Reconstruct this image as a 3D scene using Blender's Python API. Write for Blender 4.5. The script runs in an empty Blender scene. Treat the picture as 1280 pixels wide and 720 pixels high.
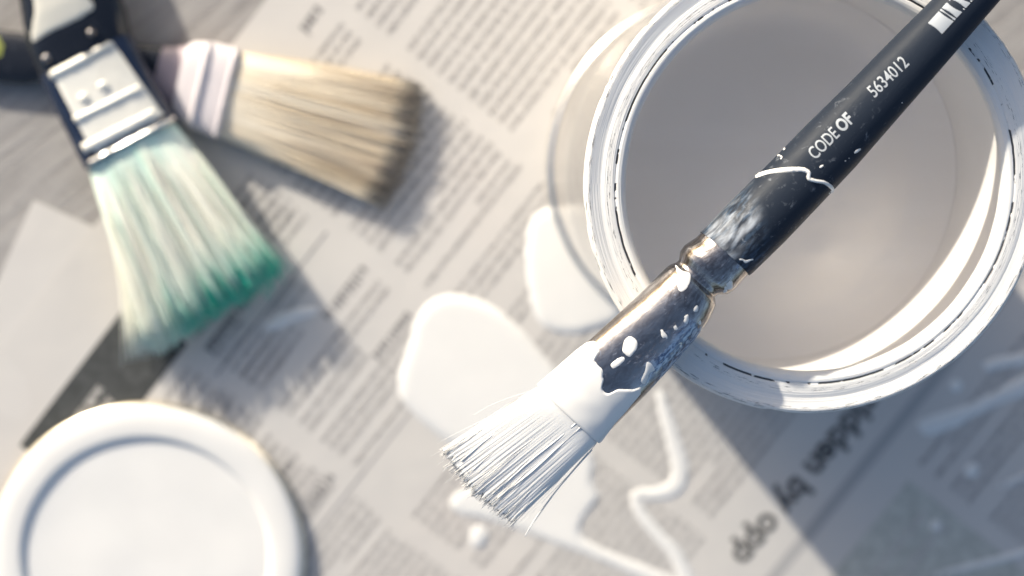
import bpy, bmesh, math, random
from mathutils import Vector, Matrix, noise
from mathutils.bvhtree import BVHTree
from mathutils.geometry import delaunay_2d_cdt, intersect_point_line
R = math.radians
MM = 0.001
random.seed(7)
SC = bpy.context.scene

# ------------------------------------------------------------------ camera
FPX = 1717.0                       # focal length in photo pixels (1280 wide)
CAM_H = 444.0                      # height over the table, mm
NADIR = (550.0, 150.0)             # photo pixel straight below the lens
n_c = Vector(((NADIR[0]-640)/FPX, -(NADIR[1]-360)/FPX, -1)).normalized()
zc = -n_c                                            # world up, in camera axes
yc = (Vector((0, 1, 0)) - zc*zc.y).normalized()      # world y, in camera axes
xc = yc.cross(zc)
ROT = Matrix((xc, yc, zc))                           # camera axes -> world axes
CAM = Vector((0, 0, CAM_H))
def ray(px, py):
    return (ROT @ Vector(((px-640)/FPX, -(py-360)/FPX, -1))).normalized()
def P(px, py, z=0.6):
    d = ray(px, py)
    return CAM + d*((z-CAM_H)/d.z)                   # mm
cd = bpy.data.cameras.new('camera'); cam = bpy.data.objects.new('camera', cd)
SC.collection.objects.link(cam); SC.camera = cam
cam.matrix_world = Matrix.Translation(CAM*MM) @ ROT.to_4x4()
cd.sensor_width = 36; cd.lens = 36*FPX/1280
cd.clip_start = 0.01; cd.clip_end = 50
cd.dof.use_dof = True
axis_dir = ROT @ Vector((0, 0, -1))
cd.dof.focus_distance = (P(840, 370, 126)-CAM).dot(axis_dir)*MM
cd.dof.aperture_fstop = 5.5

# ------------------------------------------------------------------ light
SUN_EL = 20.5
g = P(1040, 715)-P(840, 467); g.z = 0; g.normalize()          # ground direction of the tin's shadow edge
SUN_AZ = math.atan2(-g.x, -g.y)                                 # from +y towards +x
w = bpy.data.worlds.new('World'); SC.world = w; w.use_nodes = True
nt = w.node_tree
sky = nt.nodes.new('ShaderNodeTexSky'); sky.sky_type = 'NISHITA'; sky.sun_disc = False
sky.sun_elevation = R(SUN_EL); sky.sun_rotation = SUN_AZ; sky.dust_density = 3.5; sky.ozone_density = 1.6
bg = nt.nodes['Background']; bg.inputs['Strength'].default_value = 0.132
nt.links.new(sky.outputs[0], bg.inputs[0])
sd = bpy.data.lights.new('sun', 'SUN'); so = bpy.data.objects.new('sun', sd); SC.collection.objects.link(so)
sd.energy = 5.0; sd.angle = R(1.2); sd.color = (1.0, 0.925, 0.79)
sun_to = Vector((g.x*math.cos(R(SUN_EL)), g.y*math.cos(R(SUN_EL)), -math.sin(R(SUN_EL))))
so.rotation_euler = sun_to.to_track_quat('-Z', 'Y').to_euler()
so.location = (-0.6, 0.8, 0.6)
SC.view_settings.view_transform = 'Standard'; SC.view_settings.look = 'None'
SC.view_settings.exposure = 0.38; SC.view_settings.gamma = 1.0

# ------------------------------------------------------------------ materials
def mat(name, col, rough=0.5, metal=0.0, coat=0.0, spec=0.5):
    m = bpy.data.materials.new(name); m.use_nodes = True
    b = m.node_tree.nodes['Principled BSDF']
    b.inputs['Base Color'].default_value = (*col, 1); b.inputs['Roughness'].default_value = rough
    b.inputs['Metallic'].default_value = metal; b.inputs['Coat Weight'].default_value = coat
    b.inputs['Specular IOR Level'].default_value = spec
    return m
class NB:
    """tiny node helper on one material"""
    def __init__(s, m): s.t = m.node_tree; s.b = s.t.nodes['Principled BSDF']
    def n(s, typ, **kw):
        o = s.t.nodes.new(typ)
        for k, v in kw.items(): setattr(o, k, v)
        return o
    def put(s, node, sock, val):
        i = node.inputs[sock]
        if hasattr(val, 'links') or isinstance(val, bpy.types.NodeSocket): s.t.links.new(val, i)
        else: i.default_value = val
    def math(s, op, a, b=0.0, c=None, clamp=False):
        o = s.n('ShaderNodeMath', operation=op, use_clamp=clamp); s.put(o, 0, a); s.put(o, 1, b)
        if c is not None: s.put(o, 2, c)
        return o.outputs[0]
    def noise(s, vec, scale, detail=4, rough=0.55, dist=0.0):
        o = s.n('ShaderNodeTexNoise'); s.put(o, 'Vector', vec); s.put(o, 'Scale', scale)
        s.put(o, 'Detail', detail); s.put(o, 'Roughness', rough); s.put(o, 'Distortion', dist)
        return o.outputs['Fac']
    def map(s, vec, scale=(1, 1, 1), rot=(0, 0, 0), loc=(0, 0, 0)):
        o = s.n('ShaderNodeMapping'); s.put(o, 'Vector', vec)
        o.inputs['Scale'].default_value = scale; o.inputs['Rotation'].default_value = rot; o.inputs['Location'].default_value = loc
        return o.outputs[0]
    def obj(s): return s.n('ShaderNodeTexCoord').outputs['Object']
    def uv(s): return s.n('ShaderNodeTexCoord').outputs['UV']
    def ramp(s, fac, a, b):                       # smoothstep a..b -> 0..1
        o = s.n('ShaderNodeMapRange', interpolation_type='SMOOTHSTEP'); s.put(o, 0, fac)
        o.inputs[1].default_value = a; o.inputs[2].default_value = b
        return o.outputs[0]
    def mix(s, fac, a, b):
        o = s.n('ShaderNodeMix', data_type='RGBA'); s.put(o, 0, fac)
        for k, v in ((6, a), (7, b)):
            if isinstance(v, tuple): v = (*v, 1)
            s.put(o, k, v)
        return o.outputs[2]
    def base(s, c): s.put(s.b, 'Base Color', c)
    def bump(s, h, dist, strength=1.0):
        o = s.n('ShaderNodeBump'); s.put(o, 'Height', h); o.inputs['Distance'].default_value = dist; o.inputs['Strength'].default_value = strength
        s.put(s.b, 'Normal', o.outputs[0])

def m_table():
    m = mat('weathered_table', (0.3, 0.29, 0.28), 0.75, spec=0.3); k = NB(m); c = k.obj()
    c = k.map(c, rot=(0, 0, R(-38)))
    g1 = k.noise(k.map(c, (9, 120, 1)), 3, 6, 0.6, 0.4); g2 = k.noise(c, 26, 5); g3 = k.noise(c, 380, 3)
    col = k.mix(k.ramp(g1, .3, .7), (0.25, 0.235, 0.225), (0.38, 0.36, 0.345))
    col = k.mix(k.math('MULTIPLY', k.ramp(g2, .35, .7), .45), col, (0.44, 0.42, 0.40))
    col = k.mix(k.math('MULTIPLY', k.ramp(g3, .55, .75), .35), col, (0.17, 0.16, 0.155))
    k.base(col); k.bump(k.math('ADD', g1, k.math('MULTIPLY', g3, .4)), 0.0006, .6); return m
def m_paper(name, col):
    m = mat(name, col, 0.85, spec=0.2); k = NB(m); c = k.obj()
    a = k.noise(c, 14, 4); b = k.noise(c, 900, 3); d = k.noise(k.map(c, loc=(3, 1, 0)), 9, 3)
    cc = k.mix(k.ramp(a, .35, .68), tuple(x*.97 for x in col), tuple(min(1, x*1.01) for x in col))
    cc = k.mix(k.math('MULTIPLY', k.ramp(d, .45, .75), .35), cc, (col[0]*1.0, col[1]*.92, col[2]*.90))
    k.base(cc); k.bump(k.math('ADD', k.math('MULTIPLY', k.noise(c, 30, 3), 1.0), k.math('MULTIPLY', b, .03)), 0.0012, .5); return m
def m_paint(name='white_paint', col=(0.79, 0.775, 0.745), rough=0.32, bump=0.0001, scale=90):
    m = mat(name, col, rough, coat=0.15); k = NB(m); c = k.obj()
    a = k.noise(c, 60, 3)
    k.base(k.mix(k.ramp(a, .3, .7), tuple(x*.97 for x in col), col))
    k.bump(k.noise(c, scale, 3), bump, .5); return m
def m_rim():
    # white paint over tin: worn through in dashes that follow the ring
    m = mat('painted_rim', (0.79, 0.775, 0.745), 0.35); k = NB(m); c = k.obj()
    sp = k.n('ShaderNodeSeparateXYZ'); k.put(sp, 0, c)
    r = k.math('MULTIPLY', k.math('SQRT', k.math('ADD', k.math('MULTIPLY', sp.outputs[0], sp.outputs[0]), k.math('MULTIPLY', sp.outputs[1], sp.outputs[1]))), 1000.0)
    an = k.math('ARCTAN2', sp.outputs[1], sp.outputs[0])
    cv = k.n('ShaderNodeCombineXYZ'); k.put(cv, 0, k.math('MULTIPLY', an, 1.0)); k.put(cv, 1, k.math('MULTIPLY', r, .02))
    na = k.noise(cv.outputs[0], 9, 2, .6)
    cv2 = k.n('ShaderNodeCombineXYZ'); k.put(cv2, 0, k.math('MULTIPLY', an, 1.0)); k.put(cv2, 1, k.math('MULTIPLY', r, .35))
    nb = k.noise(cv2.outputs[0], 14, 4, .65)
    rw = k.math('ADD', r, k.math('MULTIPLY', k.math('SUBTRACT', k.noise(c, 300, 2), .5), .35))
    seam = k.math('SUBTRACT', 1.0, k.ramp(k.math('ABSOLUTE', k.math('SUBTRACT', rw, 47.35)), .16, .30))
    seam = k.math('MULTIPLY', seam, k.ramp(na, .465, .495))
    band = k.math('SUBTRACT', 1.0, k.ramp(k.math('ABSOLUTE', k.math('SUBTRACT', rw, 48.9)), .35, .8))
    band = k.math('MULTIPLY', band, k.ramp(nb, .585, .62))
    edge = k.math('MULTIPLY', k.ramp(rw, 52.8, 53.3), k.ramp(nb, .57, .61))
    chip = k.math('MAXIMUM', k.math('MAXIMUM', seam, band), edge)
    blue = k.math('MULTIPLY', k.ramp(nb, .52, .62), .18)
    col = k.mix(blue, (0.79, 0.775, 0.745), (0.50, 0.58, 0.68))
    col = k.mix(chip, col, (0.10, 0.10, 0.105))
    k.base(col); k.put(k.b, 'Metallic', k.math('MULTIPLY', chip, .7))
    cv3 = k.n('ShaderNodeCombineXYZ'); k.put(cv3, 0, k.math('MULTIPLY', an, .6)); k.put(cv3, 1, k.math('MULTIPLY', r, 1.3))
    k.bump(k.math('SUBTRACT', k.noise(cv3.outputs[0], 2.2, 3), k.math('MULTIPLY', chip, .7)), 0.00035, .6); return m
def m_tin(name, col, rough, dirt=0.25, dirtcol=(0.25, 0.22, 0.2)):
    m = mat(name, col, rough, 1.0); k = NB(m); c = k.obj()
    a = k.noise(c, 90, 5, .65); b = k.noise(c, 700, 3)
    k.base(k.mix(k.math('MULTIPLY', k.ramp(a, .45, .7), dirt), col, dirtcol))
    k.put(k.b, 'Roughness', k.math('ADD', rough-.06, k.math('MULTIPLY', b, .14)))
    k.bump(k.math('ADD', k.noise(c, 55, 3), k.math('MULTIPLY', b, .05)), 0.0004, .35); return m
def m_ferrule():
    # worn nickel, a film of dried blue-grey and white paint along one side (UV: x = mm along, y = angle/pi)
    m = mat('worn_nickel', (0.56, 0.52, 0.48), 0.24, 1.0); k = NB(m); uv = k.uv()
    sp = k.n('ShaderNodeSeparateXYZ'); k.put(sp, 0, uv)
    t, a = sp.outputs[0], sp.outputs[1]
    v = k.n('ShaderNodeCombineXYZ'); k.put(v, 0, k.math('MULTIPLY', t, .16)); k.put(v, 1, k.math('MULTIPLY', a, 9.0))
    n1 = k.noise(v.outputs[0], 1.6, 5, .65, .8); n2 = k.noise(v.outputs[0], 3.2, 5, .62, .6); n3 = k.noise(v.outputs[0], 1.7, 5, .65, 1.8)
    side = k.math('MULTIPLY', k.ramp(k.math('ADD', a, k.math('MULTIPLY', k.math('SUBTRACT', n1, .5), .5)), .05, .22), k.math('SUBTRACT', 1.0, k.ramp(a, .45, .6)))
    upper = k.ramp(k.math('ADD', t, k.math('MULTIPLY', k.math('SUBTRACT', n1, .5), 14)), 15, 24)
    upper = k.math('MULTIPLY', upper, k.math('SUBTRACT', 1.0, k.ramp(t, 35.5, 37)))
    film = k.math('MULTIPLY', k.math('MULTIPLY', side, upper), k.ramp(n2, .32, .46))
    film2 = k.math('MULTIPLY', k.ramp(n3, .60, .68), .7)
    col = k.mix(k.ramp(n1, .35, .7), (0.50, 0.47, 0.45), (0.33, 0.30, 0.29))
    bl = k.mix(k.ramp(n2, .43, .58), (0.06, 0.11, 0.21), (0.46, 0.55, 0.66))
    col = k.mix(k.math('MULTIPLY', k.ramp(t, 36, 38), .75), col, k.mix(k.ramp(n2, .4, .6), (0.22, 0.19, 0.18), (0.42, 0.39, 0.37)))
    col = k.mix(film2, col, (0.30, 0.36, 0.46)); col = k.mix(film, col, bl)
    fl = k.math('MAXIMUM', film, k.math('MULTIPLY', film2, .5))
    k.base(col); k.put(k.b, 'Metallic', k.math('SUBTRACT', 1.0, k.math('MULTIPLY', fl, .8)))
    k.put(k.b, 'Roughness', k.math('ADD', .12, k.math('MULTIPLY', n2, .22)))
    k.bump(k.math('ADD', n1, k.math('MULTIPLY', fl, .3)), 0.00012, .3); return m
def m_handle():
    # dark blue-black lacquer with milky smears of dried paint near the metal (UV: x = mm from the bristle edge, y = angle/pi)
    m = mat('navy_lacquer', (0.012, 0.017, 0.027), 0.5, spec=.12); k = NB(m); uv = k.uv()
    sp = k.n('ShaderNodeSeparateXYZ'); k.put(sp, 0, uv); t, a = sp.outputs[0], sp.outputs[1]
    v = k.n('ShaderNodeCombineXYZ'); k.put(v, 0, k.math('ADD', k.math('MULTIPLY', t, .07), k.math('MULTIPLY', a, .9))); k.put(v, 1, k.math('MULTIPLY', a, 5.0))
    n1 = k.noise(v.outputs[0], 1.5, 6, .55, .5); n2 = k.noise(v.outputs[0], 5, 5, .6); n3 = k.noise(k.map(uv, (.25, 7, 1)), 1.5, 6, .75, .6)
    win = k.math('MULTIPLY', k.ramp(t, 44, 49), k.math('SUBTRACT', 1.0, k.ramp(k.math('ADD', t, k.math('MULTIPLY', a, 12)), 60, 66)))
    sidew = k.math('MULTIPLY', k.math('SUBTRACT', 1.0, k.ramp(a, -.12, .14)), k.ramp(a, -.62, -.30))
    f1 = k.math('MULTIPLY', k.math('MULTIPLY', win, sidew), k.ramp(n1, .44, .74))
    f1 = k.math('MULTIPLY', f1, k.math('ADD', .45, k.math('MULTIPLY', n2, .6)))
    scuff = k.math('MULTIPLY', k.math('MULTIPLY', k.ramp(n3, .56, .74), .32), k.math('SUBTRACT', 1.0, k.ramp(t, 92, 112)))
    f = k.math('MAXIMUM', f1, scuff)
    blue = k.math('MULTIPLY', k.math('MULTIPLY', k.ramp(n2, .44, .62), win), .55)
    cc = k.mix(blue, (0.020, 0.027, 0.041), (0.07, 0.11, 0.17)); k.base(k.mix(f, cc, (0.52, 0.56, 0.62)))
    k.put(k.b, 'Roughness', k.math('ADD', .38, k.math('MULTIPLY', n2, .2)))
    k.bump(k.math('ADD', n2, k.math('MULTIPLY', f, 1.0)), 0.00012, .5); return m
def m_col(name, rough, spec=.4, sss=0.0):
    m = mat(name, (0.5, 0.5, 0.5), rough, spec=spec); k = NB(m)
    a = k.n('ShaderNodeVertexColor'); a.layer_name = 'Col'; k.base(a.outputs[0])
    k.b.inputs['Subsurface Weight'].default_value = sss; k.b.inputs['Subsurface Radius'].default_value = (1, .95, .85); k.b.inputs['Subsurface Scale'].default_value = .0015; return m
def m_lacquer(name, col, rough=.25):
    m = mat(name, col, rough, coat=.3); k = NB(m); c = k.obj()
    k.base(k.mix(k.math('MULTIPLY', k.ramp(k.noise(c, 160, 5, .7), .55, .7), .25), col, tuple(min(1, x*2+.05) for x in col)))
    k.bump(k.noise(c, 200, 3), 0.0002, .4); return m
def m_liquid():
    m = mat('wet_paint', (0.80, 0.76, 0.72), 0.42); k = NB(m); c = k.obj()
    a = k.noise(k.map(c, (14, 40, 1), (0, 0, R(40))), 1.0, 3, .5, 1.0)
    k.base(k.mix(k.ramp(a, .35, .7), (0.89, 0.85, 0.81), (0.92, 0.885, 0.85)))
    k.bump(a, 0.003, .25); return m

M = dict(table=m_table(), paper=m_paper('newsprint', (0.585, 0.56, 0.53)), paper2=m_paper('blank_newsprint', (0.60, 0.575, 0.545)),
         ink=mat('ink', (0.21, 0.20, 0.20), .8, spec=.2), ink_grey=mat('grey_ink', (0.25, 0.24, 0.245), .8, spec=.2),
         ink_rule=mat('rule_ink', (0.40, 0.39, 0.385), .8, spec=.2), ink_head=mat('headline_ink', (0.10, 0.10, 0.10), .8, spec=.2), ink_box=mat('charcoal_ink', (0.055, 0.058, 0.058), .8, spec=.2), ink_photo=mat('photo_ink', (0.42, 0.42, 0.38), .8, spec=.2),
         paint=m_paint(), rim=m_rim(), tin=m_tin('tinplate', (0.80, 0.78, 0.75), .22, .2), tin_dark=m_tin('dull_tin', (0.26, 0.25, 0.25), .35, .5),
         ferrule=m_ferrule(), handle=m_handle(), print_white=mat('silver_print', (0.36, 0.39, 0.43), .5),
         lidm=m_tin('lid_tin', (0.72, 0.66, 0.55), .35, .3), black=m_lacquer('black_lacquer', (0.012, 0.014, 0.02)),
         dark_reflection=m_lacquer('painted_dark_reflection', (0.012, 0.02, 0.045)),
         plate=m_tin('pale_tin', (0.87, 0.84, 0.75), .42, .15), mauve=m_lacquer('mauve_paint', (0.42, 0.34, 0.36), .45),
         chalk=m_paint('chalky_paint', (0.72, 0.66, 0.66), .55), glint=m_paint('painted_glint', (0.72, 0.69, 0.60), .45),
         lime=m_lacquer('lime_print', (0.24, 0.27, 0.05), .5), liquid=m_liquid(), inner=m_paint('coated_wall', (0.90, 0.865, 0.82), .45, .0001),
         bristle=m_col('bristle', .5), wetb=m_col('painted_bristle', .4), clot=m_paint('soaked_paint', (0.81, 0.80, 0.775), .4))
b = M['plate'].node_tree.nodes['Principled BSDF']; b.inputs['Metallic'].default_value = .08  # plate tin is pale and barely metallic
for nm in ('ink', 'ink_grey', 'ink_box', 'ink_photo'):
    k = NB(M[nm]); c0 = tuple(k.b.inputs['Base Color'].default_value)[:3]
    k.base(k.mix(k.ramp(k.noise(k.obj(), 260, 4, .7), .35, .7), c0, tuple(min(1, x*1.3+.02) for x in c0)))

# ------------------------------------------------------------------ builders (all in millimetres)
def link(o, parent=None):
    SC.collection.objects.link(o)
    if parent: o.parent = parent
    return o
def mesh_obj(name, verts, faces, m, parent=None, origin=None, smooth=True, sharp=None, cols=None, uvs=None):
    o0 = Vector(origin) if origin is not None else Vector((0, 0, 0))
    me = bpy.data.meshes.new(name)
    me.from_pydata([((v[0]-o0.x)*MM, (v[1]-o0.y)*MM, (v[2]-o0.z)*MM) for v in verts], [], faces)
    me.materials.append(m)
    if smooth: me.shade_smooth()
    if sharp: me.set_sharp_from_angle(angle=R(sharp))
    if cols:
        ca = me.color_attributes.new('Col', 'FLOAT_COLOR', 'POINT')
        ca.data.foreach_set('color', [x for c in cols for x in (c[0], c[1], c[2], 1)])
    if uvs:
        ul = me.uv_layers.new(name='UVMap'); flat = []
        for l in me.loops: flat += uvs[l.vertex_index]
        ul.data.foreach_set('uv', flat)
    o = bpy.data.objects.new(name, me); link(o, parent)
    pw = Vector((0, 0, 0))
    if parent is not None: pw = ORIG.get(parent.name, Vector((0, 0, 0)))
    o.location = (o0-pw)*MM
    ORIG[o.name] = o0
    return o
ORIG = {}
def empty(name, loc):
    o = bpy.data.objects.new(name, None); link(o); o.location = Vector(loc)*MM; o.empty_display_size = .02
    ORIG[o.name] = Vector(loc); return o
def tag(o, label, cat, group=None, kind=None):
    o['label'] = label; o['category'] = cat
    if group: o['group'] = group
    if kind: o['kind'] = kind
    return o
def lathe(name, prof, c, m, parent=None, seg=160, sharp=40, wob=None):
    vs, fs = [], []; n = len(prof)
    for i in range(seg):
        a = 2*math.pi*i/seg
        for (r, z) in prof:
            dr, dz = wob(a, r, z) if wob else (0, 0)
            vs.append((c[0]+(r+dr)*math.cos(a), c[1]+(r+dr)*math.sin(a), c[2]+z+dz))
    for i in range(seg):
        j = (i+1) % seg
        for k in range(n-1): fs.append((i*n+k, j*n+k, j*n+k+1, i*n+k+1))
    return mesh_obj(name, vs, fs, m, parent, origin=c, sharp=sharp)
def disc(name, r, c, m, parent=None, rings=24, seg=96, h=lambda x, y: 0):
    vs, fs = [(c[0], c[1], c[2]+h(0, 0))], []
    for k in range(1, rings+1):
        for i in range(seg):
            a = 2*math.pi*i/seg; x = r*k/rings*math.cos(a); y = r*k/rings*math.sin(a)
            vs.append((c[0]+x, c[1]+y, c[2]+h(x, y)))
    for i in range(seg):
        j = (i+1) % seg; fs.append((0, 1+i, 1+j))
        for k in range(rings-1): fs.append((1+k*seg+i, 1+(k+1)*seg+i, 1+(k+1)*seg+j, 1+k*seg+j))
    return mesh_obj(name, vs, fs, m, parent, origin=c)
def catmull(pts, n=8, closed=True):
    out = []; L = len(pts)
    rng = range(L) if closed else range(L-1)
    for i in rng:
        g = lambda k: Vector(pts[k % L]) if closed else Vector(pts[max(0, min(L-1, k))])
        p0, p1, p2, p3 = g(i-1), g(i), g(i+1), g(i+2)
        for s in range(n):
            t = s/n
            out.append(.5*((2*p1)+(-p0+p2)*t+(2*p0-5*p1+4*p2-p3)*t*t+(-p0+3*p1-3*p2+p3)*t**3))
    if not closed: out.append(Vector(pts[-1]))
    return out
def inside(p, poly):
    c = False; j = len(poly)-1
    for i in range(len(poly)):
        a, b = poly[i], poly[j]
        if (a.y > p.y) != (b.y > p.y) and p.x < (b.x-a.x)*(p.y-a.y)/(b.y-a.y)+a.x: c = not c
        j = i
    return c
def edge_dist(p, poly):
    d = 1e9; j = len(poly)-1
    for i in range(len(poly)):
        a, b = poly[j], poly[i]; ab = b-a; l = ab.length_squared
        t = max(0, min(1, (p-a).dot(ab)/l)) if l > 0 else 0
        d = min(d, (p-a-ab*t).length); j = i
    return d
def fill(poly, step):
    """outline (2-d, px) -> verts, faces, distance to the edge"""
    xs = [p.x for p in poly]; ys = [p.y for p in poly]
    pts = [Vector((p.x, p.y)) for p in poly]; nb = len(pts)
    y = min(ys); row = 0
    while y < max(ys):
        x = min(xs)+(step/2 if row % 2 else 0)
        while x < max(xs):
            q = Vector((x, y))
            if inside(q, poly) and edge_dist(q, poly) > step*.45: pts.append(q)
            x += step
        y += step*.87; row += 1
    r = delaunay_2d_cdt(pts, [], [list(range(nb))], 1, 1e-4)
    vs = r[0]; fs = [f for f in r[2]]
    return vs, fs, [0 if edge_dist(v, poly) < 1e-3 else edge_dist(v, poly) for v in vs]
def puddle(name, px, h=1.2, w=9, step=5, z=0.62, m=None, smooth=8, parent=None, rough=0.0):
    """thick paint lying on the paper: outline in photo px dropped on the paper plane"""
    poly = [Vector((p.x, p.y)) for p in catmull([(a[0], a[1], 0) for a in px], smooth)]
    vs, fs, ds = fill(poly, step)
    out = []
    for v, d in zip(vs, ds):
        q = P(v.x, v.y, z); s = min(d/w, 1)
        hh = h*math.sqrt(max(0, 1-(1-s)**2))*(1+.06*noise.noise(q*.05)+rough*noise.noise(q*.4))
        out.append((q.x, q.y, z-.02+wave(q.x, q.y)+hh))
    c = P(sum(p.x for p in poly)/len(poly), sum(p.y for p in poly)/len(poly), z)
    fs = [f if (Vector(out[f[1]])-Vector(out[f[0]])).cross(Vector(out[f[2]])-Vector(out[f[0]])).z > 0 else tuple(reversed(f)) for f in fs]
    return mesh_obj(name, out, fs, m or M['paint'], parent, origin=c)
def ribbon(path, wid):
    """polyline px + widths -> outline px"""
    pts = catmull([(a, b, 0) for a, b in path], 6, False); n = len(pts); L, Rr = [], []
    for i, p in enumerate(pts):
        d = pts[min(i+1, n-1)]-pts[max(i-1, 0)]; d.normalize(); f = i/(n-1)*(len(wid)-1); k = min(int(f), len(wid)-2)
        ww = (wid[k]*(1-(f-k))+wid[k+1]*(f-k))/2*(1+.12*noise.noise(Vector((i*.7, path[0][0], 0))))
        L.append((p.x-d.y*ww, p.y+d.x*ww)); Rr.append((p.x+d.y*ww, p.y-d.x*ww))
    return L+Rr[::-1]
def surf_patch(name, px, bvhs, m, parent, h=.15, w=4, step=2.2, smooth=6, lift=.02, flat=False):
    """outline in photo px laid on a curved thing by casting camera rays on it"""
    if smooth: poly = [Vector((p.x, p.y)) for p in catmull([(a[0], a[1], 0) for a in px], smooth)]
    else: poly = [Vector(p) for p in px]
    vs, fs, ds = fill(poly, step); out = {}; pos = []
    for i, (v, d) in enumerate(zip(vs, ds)):
        best = None
        for b in bvhs:
            hit = b.ray_cast(CAM, ray(v.x, v.y))
            if hit[0] and (best is None or hit[3] < best[3]): best = hit
        if best is None: continue
        s = min(d/w, 1); nrm = best[1]
        if nrm.dot(ray(v.x, v.y)) > 0: nrm = -nrm
        hh = lift if flat else -0.02+h*math.sqrt(max(0, 1-(1-s)**2))*(1+.2*noise.noise(best[0]*.6))
        out[i] = len(pos); pos.append(best[0]+nrm*hh)
    ff = []
    for f in fs:
        if all(i in out for i in f):
            q = [out[i] for i in f]; a, b_, c_ = pos[q[0]], pos[q[1]], pos[q[2]]
            if (b_-a).cross(c_-a).dot(CAM-a) < 0: q.reverse()
            ff.append(q)
    if not ff: return None
    return mesh_obj(name, pos, ff, m, parent, origin=ORIG[parent.name])
def loft(name, secs, m, parent, seg=48, cap0=True, cap1=True, amin=-math.pi, sharp=50, power=2.0, off=0.0, sub=4):
    """secs: (centre, side vector, up half thickness, t mm).  Cross-sections are superellipses; UV = (t, angle/pi), 0 = top"""
    S = []
    for i in range(len(secs)-1):
        for s in range(sub):
            f = s/sub; a, b = secs[i], secs[i+1]
            S.append((a[0].lerp(b[0], f), a[1].lerp(b[1], f), a[2]*(1-f)+b[2]*f, a[3]*(1-f)+b[3]*f))
    S.append(secs[-1])
    vs, uv, fs = [], [], []; n = seg+1
    for c, side, up, t in S:
        for j in range(n):
            a = -math.pi+2*math.pi*j/seg
            vs.append(sec_pt(c, side, up, a, power, off)); uv.append((t, a/math.pi))
    for i in range(len(S)-1):
        for j in range(seg): fs.append((i*n+j, i*n+j+1, (i+1)*n+j+1, (i+1)*n+j))
    if cap0: fs.append(tuple(range(n-1)))
    if cap1: fs.append(tuple(reversed(range((len(S)-1)*n, len(S)*n-1))))
    return vs, fs, uv
def sec_pt(c, side, up, a, power=2.0, off=0.0):
    s, k = math.sin(a), math.cos(a); e = 2/power
    w_ = side.length
    x = math.copysign(abs(s)**e, s)*(w_+off); z = math.copysign(abs(k)**e, k)*(up+off)
    return c+side.normalized()*x+Vector((0, 0, z))
def strands(items, sides=3):
    """items: (points, radius0, radius1, colour function t->rgb)"""
    vs, fs, cols = [], [], []
    for pts, r0, r1, cf in items:
        b0 = len(vs); n = len(pts); ph = random.random()*6
        for i, p in enumerate(pts):
            d = (pts[min(i+1, n-1)]-pts[max(i-1, 0)]).normalized(); t = i/(n-1)
            a = d.cross(Vector((0, 0, 1))); a = a.normalized() if a.length > 1e-6 else Vector((1, 0, 0)); b_ = d.cross(a)
            r = r0*(1-t)+r1*t; c = cf(t)
            for k in range(sides):
                q = ph+2*math.pi*k/sides; vs.append(p+a*(r*math.cos(q))+b_*(r*math.sin(q))); cols.append(c)
        for i in range(n-1):
            for k in range(sides):
                k2 = (k+1) % sides; fs.append((b0+i*sides+k, b0+i*sides+k2, b0+(i+1)*sides+k2, b0+(i+1)*sides+k))
        fs.append(tuple(b0+k for k in range(sides))[::-1]); fs.append(tuple(b0+(n-1)*sides+k for k in range(sides)))
    return vs, fs, cols
def glyphs(text, bold=0.0, xs=1.0):
    """built-in font outlines as flat triangles, cap height 1, advancing along x"""
    cu = bpy.data.curves.new('txt', 'FONT'); cu.body = text; cu.size = 1.0; cu.offset = bold; cu.resolution_u = 4
    o = bpy.data.objects.new('txt', cu); SC.collection.objects.link(o)
    dg = bpy.context.evaluated_depsgraph_get(); me = bpy.data.meshes.new_from_object(o.evaluated_get(dg))
    bm = bmesh.new(); bm.from_mesh(me); bmesh.ops.triangulate(bm, faces=bm.faces)
    for _ in range(2):
        bmesh.ops.subdivide_edges(bm, edges=[e for e in bm.edges if e.calc_length() > .12], cuts=1); bmesh.ops.triangulate(bm, faces=bm.faces)
    v = [(p.co.x*xs/.69, p.co.y/.69) for p in bm.verts]; bm.verts.index_update(); f = [tuple(q.index for q in t.verts) for t in bm.faces]
    bm.free(); bpy.data.meshes.remove(me); bpy.data.objects.remove(o); bpy.data.curves.remove(cu)
    return v, f

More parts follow.
